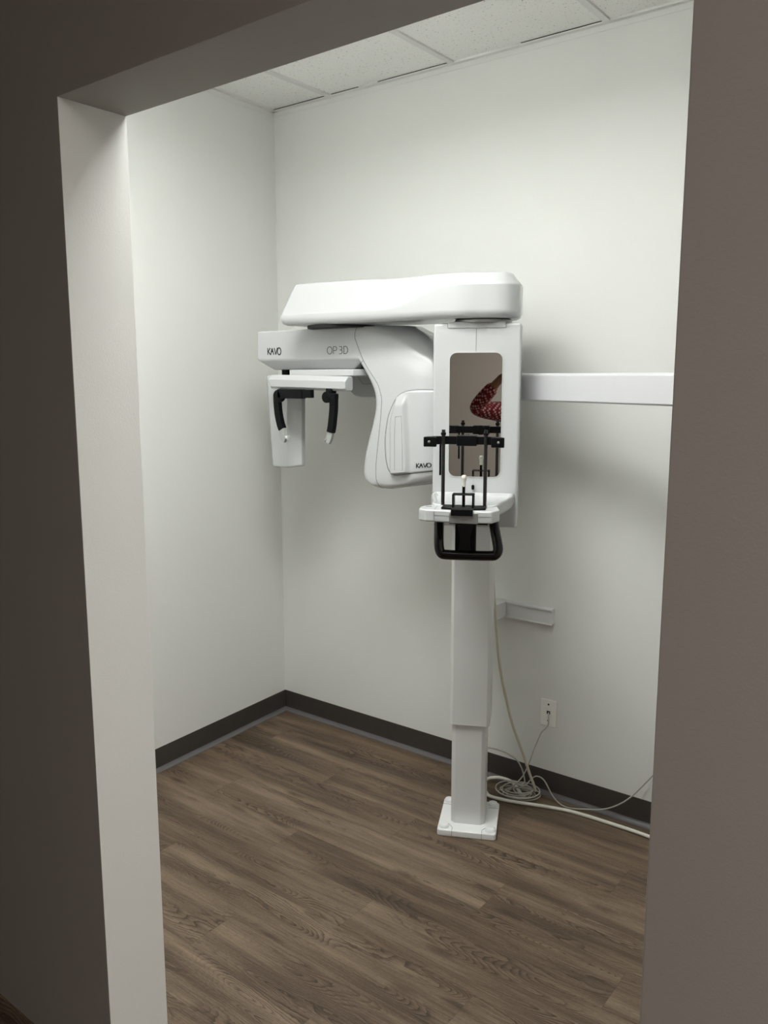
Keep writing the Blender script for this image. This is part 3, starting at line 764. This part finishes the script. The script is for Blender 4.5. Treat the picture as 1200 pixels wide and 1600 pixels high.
bm = lathe([(0, 0), (0.0055, 0.0), (0.0060, 0.004), (0.0055, 0.012), (0.0062, 0.018), (0.0080, 0.024), (0.0082, 0.029), (0.006, 0.0335), (0, 0.035)], LC(0.0045, 0.428, 1.296), seg=20)
lathe([(0, -0.008), (0.005, -0.006), (0.0058, 0), (0.005, 0.004), (0, 0.006)], LC(0.0045, 0.421, 1.322), tuple(-NN), 14, bm=bm)
mk('bite_block', bm, M['ivory'], ch, label='ivory bite block on top of its post')
# temple support on two rods
for w_ in (-0.062, 0.0645):
    rd = mk('support_rod', tube([LC(w_, 0.395, 1.228), LC(w_, 0.395, 1.462)], 0.0055, 12, smooth_n=1), M['rod'], tray, smooth=60)
    mk('rod_nut', lathe([(0.0085, 0), (0.0085, 0.007), (0.0052, 0.008), (0.0052, 0.014), (0.0045, 0.0155)], LC(w_, 0.395, 1.446), seg=6), M['black'], rd, smooth=0)
    mk('rod_foot', lathe([(0.012, 0), (0.011, 0.003), (0.007, 0.005)], LC(w_, 0.395, 1.2292), seg=20), M['white'], rd)
mk('height_scale', box(-0.0765, -0.0705, 0.372, 0.376, 1.322, 1.425, 0.0006, 1, fr=FZ), M['black'], tray)
bandz0, bandz1 = 1.4165, 1.4395
band = prism([(-0.117, 0.425), (-0.101, 0.425), (-0.088, 0.402), (-0.055, 0.3875), (0.058, 0.3875), (0.092, 0.402), (0.104, 0.425), (0.120, 0.425), (0.112, 0.398), (0.088, 0.377), (0.06, 0.366), (-0.057, 0.366), (-0.085, 0.377), (-0.109, 0.398)], FZ, bandz0 + 0.001, bandz1 + 0.002, 0.0015, 2)
ts = mk('temple_support_band', band, M['black'], tray)
mk('clamp_block', box(-0.0225, 0.037, 0.360, 0.396, 1.4135, 1.4445, 0.002, 2, fr=FZ), M['black'], ts)
bm = lathe([(0.0, 0.0), (0.014, 0.0), (0.0175, 0.002), (0.0175, 0.010), (0.014, 0.012), (0, 0.012)], LC(0.006, 0.360, 1.429), tuple(-NN), 10)
mk('clamp_knob', bm, M['black'], ts)
for s, w_ in ((-1, -0.0985), (1, 0.1015)):
    b = box(w_ - 0.019, w_ + 0.019, 0.416, 0.430, 1.4125, 1.4415, 0.002, 2, fr=FZ)
    mk('temple_pad', b, M['black'], ts)
    mk('pad_screw', lathe([(0.0038, 0), (0.0038, 0.003), (0.002, 0.004), (0, 0.004)], LC(w_ + 0.002 * s, 0.4300, 1.4275), tuple(NN), 12), M['grey'], ts)
# grab handle
hp = [LC(-0.078, 0.34, 1.193), LC(-0.078, 0.352, 1.165), LC(-0.076, 0.372, 1.12), LC(-0.073, 0.379, 1.095), LC(-0.066, 0.382, 1.0815), LC(-0.05, 0.383, 1.078),
      LC(0.02, 0.383, 1.078), LC(0.085, 0.383, 1.0795), LC(0.100, 0.382, 1.084), LC(0.106, 0.380, 1.096), LC(0.104, 0.374, 1.115), LC(0.092, 0.355, 1.165), LC(0.086, 0.342, 1.193)]
gh = mk('grab_handle', tube(hp, 0.0155, 18, smooth_n=5, flat=1.0), M['glossblack'], machine, smooth=60)
b = bmesh.new()
secs = []
for z, w0 in ((1.205, 0.032), (1.18, 0.030), (1.16, 0.0225), (1.14, 0.017), (1.12, 0.016), (1.10, 0.019), (1.085, 0.028)):
    secs.append([LC(0.006 + w0, 0.372, z), LC(0.006 + w0, 0.384, z), LC(0.006 - w0, 0.384, z), LC(0.006 - w0, 0.372, z)])
mk('handle_web', loft(secs), M['glossblack'], gh, smooth=30)
mk('handle_stem', box(-0.026, 0.038, 0.350, 0.374, 1.078, 1.20, 0.004, 2, fr=FZ), M['black'], gh)
b = box(-0.008, 0.080, 0.455, 0.470, 1.1885, 1.1915, 0.0008, 1, fr=FZ)
box(-0.033, 0.052, 0.440, 0.479, 1.1905, 1.1935, 0.0008, 1, fr=FZ, bm=b)
mk('under_clip', b, M['black'], fbo)

# ---------------------------------------------------------------- wall bracket behind the column
br = empty('wall_bracket', (1.28, -0.02, 0.72), 'short white metal channel rail screwed to the wall with an arm to the column', 'bracket')
prof = [(0.0, 0.6905), (-0.0025, 0.6905), (-0.0025, 0.694), (-0.020, 0.694), (-0.020, 0.690), (-0.024, 0.690), (-0.024, 0.693), (-0.022, 0.696), (-0.022, 0.7440), (-0.030, 0.747), (-0.030, 0.7535), (0.0, 0.7535)]
b = prism(prof, lambda y, z, x: Vector((x, y, z)), 1.13, 1.430, 0.0006, 1)
mk('channel', b, M['satin'], br)
b = prism([(1.13, -0.012), (1.232, -0.012), (1.236, -0.05), (1.232, -0.212), (1.16, -0.235)], f, 0.694, 0.7545, 0.003, 2)
ba = mk('bracket_arm', b, M['satin'], br)
for y, z in ((-0.105, 0.712), (-0.150, 0.706)):
    mk('screw', lathe([(0.0055, 0), (0.005, 0.002), (0.0, 0.003)], (1.2338, y, z), (1, 0, 0), 14), M['grey'], ba)

# ---------------------------------------------------------------- wall plate with data cable
wp = empty('wall_plate', (1.42, 0, 0.334), 'white telephone wall plate low on the back wall with a thin cable plugged in', 'wall plate')
PX0, PX1, PZ0, PZ1 = 1.387, 1.4535, 0.283, 0.388
pl = mk('plate', box(PX0, PX1, -0.0065, 0.0, PZ0, PZ1, 0.002, 2), M['plate'], wp)
for z in (0.3705, 0.3055):
    mk('screw_hole', lathe([(0.0037, 0), (0.0037, 0.0012)], (1.420, -0.0062, z), (0, -1, 0), 14), M['dark'], pl, smooth=0)
mk('socket', box(1.4135, 1.4275, -0.0078, -0.006, 0.3325, 0.3445), M['dark'], pl, smooth=0)

# ---------------------------------------------------------------- cables
tag(mk('hanging_cable', tube([(1.262, -0.205, 1.13), (1.270, -0.205, 1.04), (1.275, -0.205, 0.943), (1.287, -0.215, 0.851), (1.2965, -0.215, 0.75), (1.301, -0.205, 0.656), (1.304, -0.195, 0.58), (1.310, -0.18, 0.501), (1.322, -0.16, 0.41), (1.336, -0.14, 0.318), (1.367, -0.10, 0.183), (1.386, -0.08, 0.102), (1.398, -0.066, 0.055), (1.402, -0.06, 0.030)], 0.0052, 12), M['cream'], smooth=60, wn=False, loc=(1.28, -0.2, 1.0)),
    'cream cable hanging down behind the white column to the coil on the floor', 'cable')
tag(mk('floor_cable', tube([(2.35, -0.14, 0.0075), (2.05, -0.095, 0.0075), (1.855, -0.076, 0.0075), (1.729, -0.074, 0.0075), (1.577, -0.080, 0.0075), (1.50, -0.098, 0.0075), (1.418, -0.125, 0.0075), (1.331, -0.155, 0.0075), (1.265, -0.165, 0.0075), (1.236, -0.150, 0.008), (1.195, -0.11, 0.012), (1.19, -0.07, 0.018), (1.225, -0.045, 0.026), (1.27, -0.042, 0.028), (1.31, -0.055, 0.024), (1.345, -0.075, 0.010), (1.375, -0.095, 0.008)], 0.0068, 12), M['whitecable'], smooth=60, wn=False, loc=(1.5, -0.1, 0)),
    'thick white cable snaking across the wood floor along the baseboard', 'cable')
# thin grey cable: from the plate to the coil, many turns, off along the wall
random.seed(4)
cx, cy = 1.345, -0.092
pts = [(1.4215, -0.008, 0.338), (1.427, -0.020, 0.334), (1.432, -0.028, 0.318), (1.430, -0.027, 0.295), (1.418, -0.026, 0.277), (1.402, -0.028, 0.255), (1.380, -0.035, 0.190), (1.362, -0.045, 0.125), (1.346, -0.062, 0.075), (1.322, -0.09, 0.038)]
ph = PI * 0.9; turns = 8; n = turns * 10
for i in range(n):
    t = i / n; a = ph + 2 * PI * turns * t
    R = 0.052 + 0.016 * math.sin(t * 21) - 0.012 * math.cos(t * 13)
    ex = 0.012 * math.sin(t * 17); ey = 0.010 * math.cos(t * 11)
    z = 0.006 + 0.026 * t + 0.006 * (1 + math.sin(a * 1.0 + t * 9)) 
    pts.append((cx + ex + R * math.cos(a) * 1.12 + 0.2 * R * math.sin(a), cy + ey + R * math.sin(a) * 0.86, z))
pts += [(1.365, -0.085, 0.05), (1.390, -0.068, 0.082), (1.409, -0.06, 0.093), (1.437, -0.058, 0.083), (1.469, -0.055, 0.035), (1.500, -0.058, 0.012), (1.53, -0.060, 0.0055), (1.559, -0.058, 0.008), (1.61, -0.045, 0.016), (1.66, -0.036, 0.028), (1.709, -0.030, 0.054), (1.765, -0.025, 0.105), (1.834, -0.020, 0.201), (1.93, -0.012, 0.34)]
tag(mk('coiled_cable', tube(pts, 0.0026, 8, smooth_n=5), M['greycable'], smooth=60, wn=False, loc=(1.345, -0.09, 0)),
    'thin light grey cable coiled in a loose heap on the floor by the baseboard', 'cable')
# second thin cable arching out from behind the column onto the heap
pts = [(1.115, -0.15, 0.03), (1.105, -0.16, 0.09), (1.125, -0.15, 0.14), (1.17, -0.12, 0.166), (1.209, -0.10, 0.170), (1.249, -0.08, 0.163), (1.287, -0.07, 0.152), (1.318, -0.062, 0.135), (1.340, -0.06, 0.105), (1.352, -0.06, 0.070), (1.356, -0.063, 0.048), (1.352, -0.07, 0.046)]
tag(mk('arching_cable', tube(pts, 0.0030, 8, smooth_n=6), M['greycable'], smooth=60, wn=False, loc=(1.25, -0.1, 0)),
    'thin pale cable arching from behind the column down onto the coil', 'cable')

# ---------------------------------------------------------------- photographer, seen in the mirror
def skin(name, verts, edges, radii, m, parent, sub=2, root=0):
    me = bpy.data.meshes.new(name)
    base = world_loc(parent) if parent else Vector((0, 0, 0))
    me.from_pydata([tuple(Vector(v) - base) for v in verts], edges, [])
    o = bpy.data.objects.new(name, me); col.objects.link(o)
    if parent: o.parent = parent
    me.materials.append(m)
    s = o.modifiers.new('skin', 'SKIN')
    s.use_smooth_shade = True; s.branch_smoothing = 0.3
    for i, r in enumerate(radii):
        rr = r if isinstance(r, tuple) else (r, r)
        me.skin_vertices[0].data[i].radius = rr
        me.skin_vertices[0].data[i].use_root = (i == root)
    u = o.modifiers.new('sub', 'SUBSURF'); u.levels = sub; u.render_levels = sub
    return o
rv = Vector((0.79332, 0.60881, 0)); fv = Vector((-0.60881, 0.79332, 0)); BC = Vector((3.07, -3.42, 0))
def B(a, b_, z): return BC + rv * a + fv * b_ + Vector((0, 0, z))
person = empty('person', (BC.x, BC.y, 0), 'person in a red checked shirt holding up a phone, seen in the mirror', 'person')
V = [B(0, 0, 0.95), B(0, 0, 1.08), B(0, 0, 1.22), B(0, -0.01, 1.36), B(0, 0.0, 1.46), B(0, 0.02, 1.53), B(0, 0.045, 1.62), B(0, 0.05, 1.70), B(0, 0.03, 1.76)]
E = [(i, i + 1) for i in range(8)]
Rr = [(0.15, 0.11), (0.135, 0.10), (0.15, 0.11), (0.15, 0.10), (0.062, 0.058), (0.060, 0.060), (0.074, 0.088), (0.080, 0.098), (0.055, 0.065)]
LSH, LEL, LWR = Vector((2.885, -3.475, 1.36)), Vector((2.497, -3.397, 1.405)), Vector((2.625, -3.19, 1.635))
phone_c = CAM_POS - fv * 0.20 - rv * 0.10 + Vector((0, 0, -0.005))
RSH, REL, RWR = B(0.19, 0.0, 1.37), B(0.25, 0.14, 1.20), phone_c + rv * 0.13 - fv * 0.06 + Vector((0, 0, -0.10))
def add(chain, radii, root):
    prev = root
    for p, r in zip(chain, radii):
        V.append(Vector(p)); Rr.append(r if isinstance(r, tuple) else (r, r)); E.append((prev, len(V) - 1)); prev = len(V) - 1
    return prev
# arms
mid = lambda a, b_, t=0.5: a.lerp(b_, t)
lw = add([LSH, mid(LSH, LEL), LEL, mid(LEL, LWR), LWR], [0.065, 0.048, 0.040, 0.036, 0.026], 3)
rw = add([RSH, mid(RSH, REL), REL, mid(REL, RWR), RWR], [0.065, 0.048, 0.040, 0.036, 0.026], 3)
# hands: palm then five fingers gripping the phone's edge
def hand(wr, w_idx, side):
    edge = phone_c + rv * (0.042 * side)
    d = (edge - wr).normalized()
    L0 = (edge - wr).length; palm = wr + d * min(0.060, L0 * 0.40)
    pi = add([palm], [(0.030, 0.022)], w_idx)
    for k in range(4):
        z = 0.040 - 0.024 * k
        kn = palm + d * min(0.042, L0 * 0.30) + Vector((0, 0, z * 0.8)) - fv * 0.004
        pk = kn + (edge + Vector((0, 0, z)) + fv * 0.014 - kn) * 0.50 + rv * (0.008 * side) + fv * 0.006
        tip = edge + Vector((0, 0, z)) + fv * 0.016 - rv * (0.004 * side)
        add([kn, pk, tip], [0.0105, 0.0095, 0.0075], pi)
    add([palm + Vector((0, 0, -0.018)) - fv * 0.022, edge - fv * 0.018 + Vector((0, 0, -0.035)), edge - fv * 0.016 - rv * (0.015 * side) + Vector((0, 0, -0.020))], [0.014, 0.0115, 0.009], pi)
hand(LWR, lw, -1)
hand(RWR, rw, 1)
# legs
for s in (-1, 1):
    add([B(0.095 * s, 0, 0.86), B(0.10 * s, 0.01, 0.68), B(0.105 * s, 0.02, 0.48), B(0.11 * s, -0.01, 0.28), B(0.115 * s, -0.02, 0.085), B(0.13 * s, 0.12, 0.035)], [0.085, 0.075, 0.055, 0.052, 0.036, (0.04, 0.03)], 0)
skin('body', V, E, Rr, M['skin'], person)
# shirt
V2, E2, R2 = [], [], []
def chain(pts, rad, start=None):
    prev = start
    for p, r in zip(pts, rad):
        V2.append(Vector(p)); R2.append(r if isinstance(r, tuple) else (r, r))
        if prev is not None: E2.append((prev, len(V2) - 1))
        prev = len(V2) - 1
    return prev
chain([B(0, 0, 0.76), B(0, 0, 0.90), B(0, 0, 1.06), B(0, 0, 1.22), B(0, -0.01, 1.36), B(0, 0, 1.45)], [(0.175, 0.135), (0.180, 0.138), (0.168, 0.130), (0.185, 0.14), (0.175, 0.125), (0.075, 0.07)])
chain([LSH, mid(LSH, LEL, 0.5), mid(LSH, LEL, 0.85), LEL, mid(LEL, LWR, 0.22), mid(LEL, LWR, 0.50), mid(LEL, LWR, 0.74)], [0.095, 0.076, 0.064, 0.052, 0.056, 0.052, 0.050], 4)
chain([RSH, mid(RSH, REL), REL, mid(REL, RWR, 0.4), mid(REL, RWR, 0.80)], [0.095, 0.074, 0.060, 0.055, 0.048], 4)
skin('shirt', V2, E2, R2, M['shirt'], person)
V2, E2, R2 = [], [], []
chain([B(0, 0, 1.02), B(0, 0, 0.90)], [(0.13, 0.10), (0.15, 0.11)])
for s in (-1, 1):
    chain([B(0.095 * s, 0, 0.80), B(0.10 * s, 0.01, 0.66), B(0.105 * s, 0.02, 0.48), B(0.11 * s, -0.01, 0.28), B(0.115 * s, -0.02, 0.10)], [0.10, 0.09, 0.072, 0.068, 0.062], 1)
skin('trousers', V2, E2, R2, M['trousers'], person)
V2, E2, R2 = [], [], []
chain([B(0, -0.02, 1.62), B(0, -0.01, 1.70), B(0, 0.02, 1.765), B(0, 0.07, 1.775)], [(0.075, 0.06), (0.090, 0.085), (0.075, 0.07), (0.045, 0.03)])
skin('hair', V2, E2, R2, M['hair'], person)
for s in (-1, 1):
    mk('shoe', prism([(0.085 * s, -0.06), (0.16 * s, -0.06), (0.17 * s, 0.15), (0.13 * s, 0.21), (0.09 * s, 0.15)][::s], lambda a, b_, z: B(a, b_, z), 0.0, 0.08, 0.02, 3), M['trousers'], person)
for s in (-1, 1):
    mk('eye', lathe([(0, -0.011), (0.008, -0.008), (0.011, 0), (0.008, 0.008), (0, 0.011)], B(0.031 * s, 0.128, 1.665), tuple(fv), 14), M['ivory'], person)
mk('nose', tube([B(0, 0.135, 1.672), B(0, 0.152, 1.635), B(0, 0.140, 1.625)], 0.011, 10, smooth_n=4), M['skin'], person)
mk('mouth', tube([B(-0.024, 0.126, 1.592), B(0, 0.136, 1.590), B(0.024, 0.126, 1.592)], 0.005, 8, smooth_n=4), mat('lip', (0.28, 0.10, 0.08), 0.5, noise=0.05), person)
FP = lambda u, v, d: phone_c + rv * u + Vector((0, 0, v)) + fv * d
ph_ = empty('smartphone', phone_c, 'dark smartphone held up in both hands of the person', 'phone')
mk('phone_body', prism(rrect(-0.037, 0.037, -0.074, 0.074, 0.009, 5), FP, -0.004, 0.004, 0.001, 2), M['glossblack'], ph_)
mk('phone_lens', lathe([(0.006, 0), (0.006, 0.002), (0.003, 0.002)], FP(0.022, 0.058, 0.004), tuple(fv), 16), M['grey'], ph_)
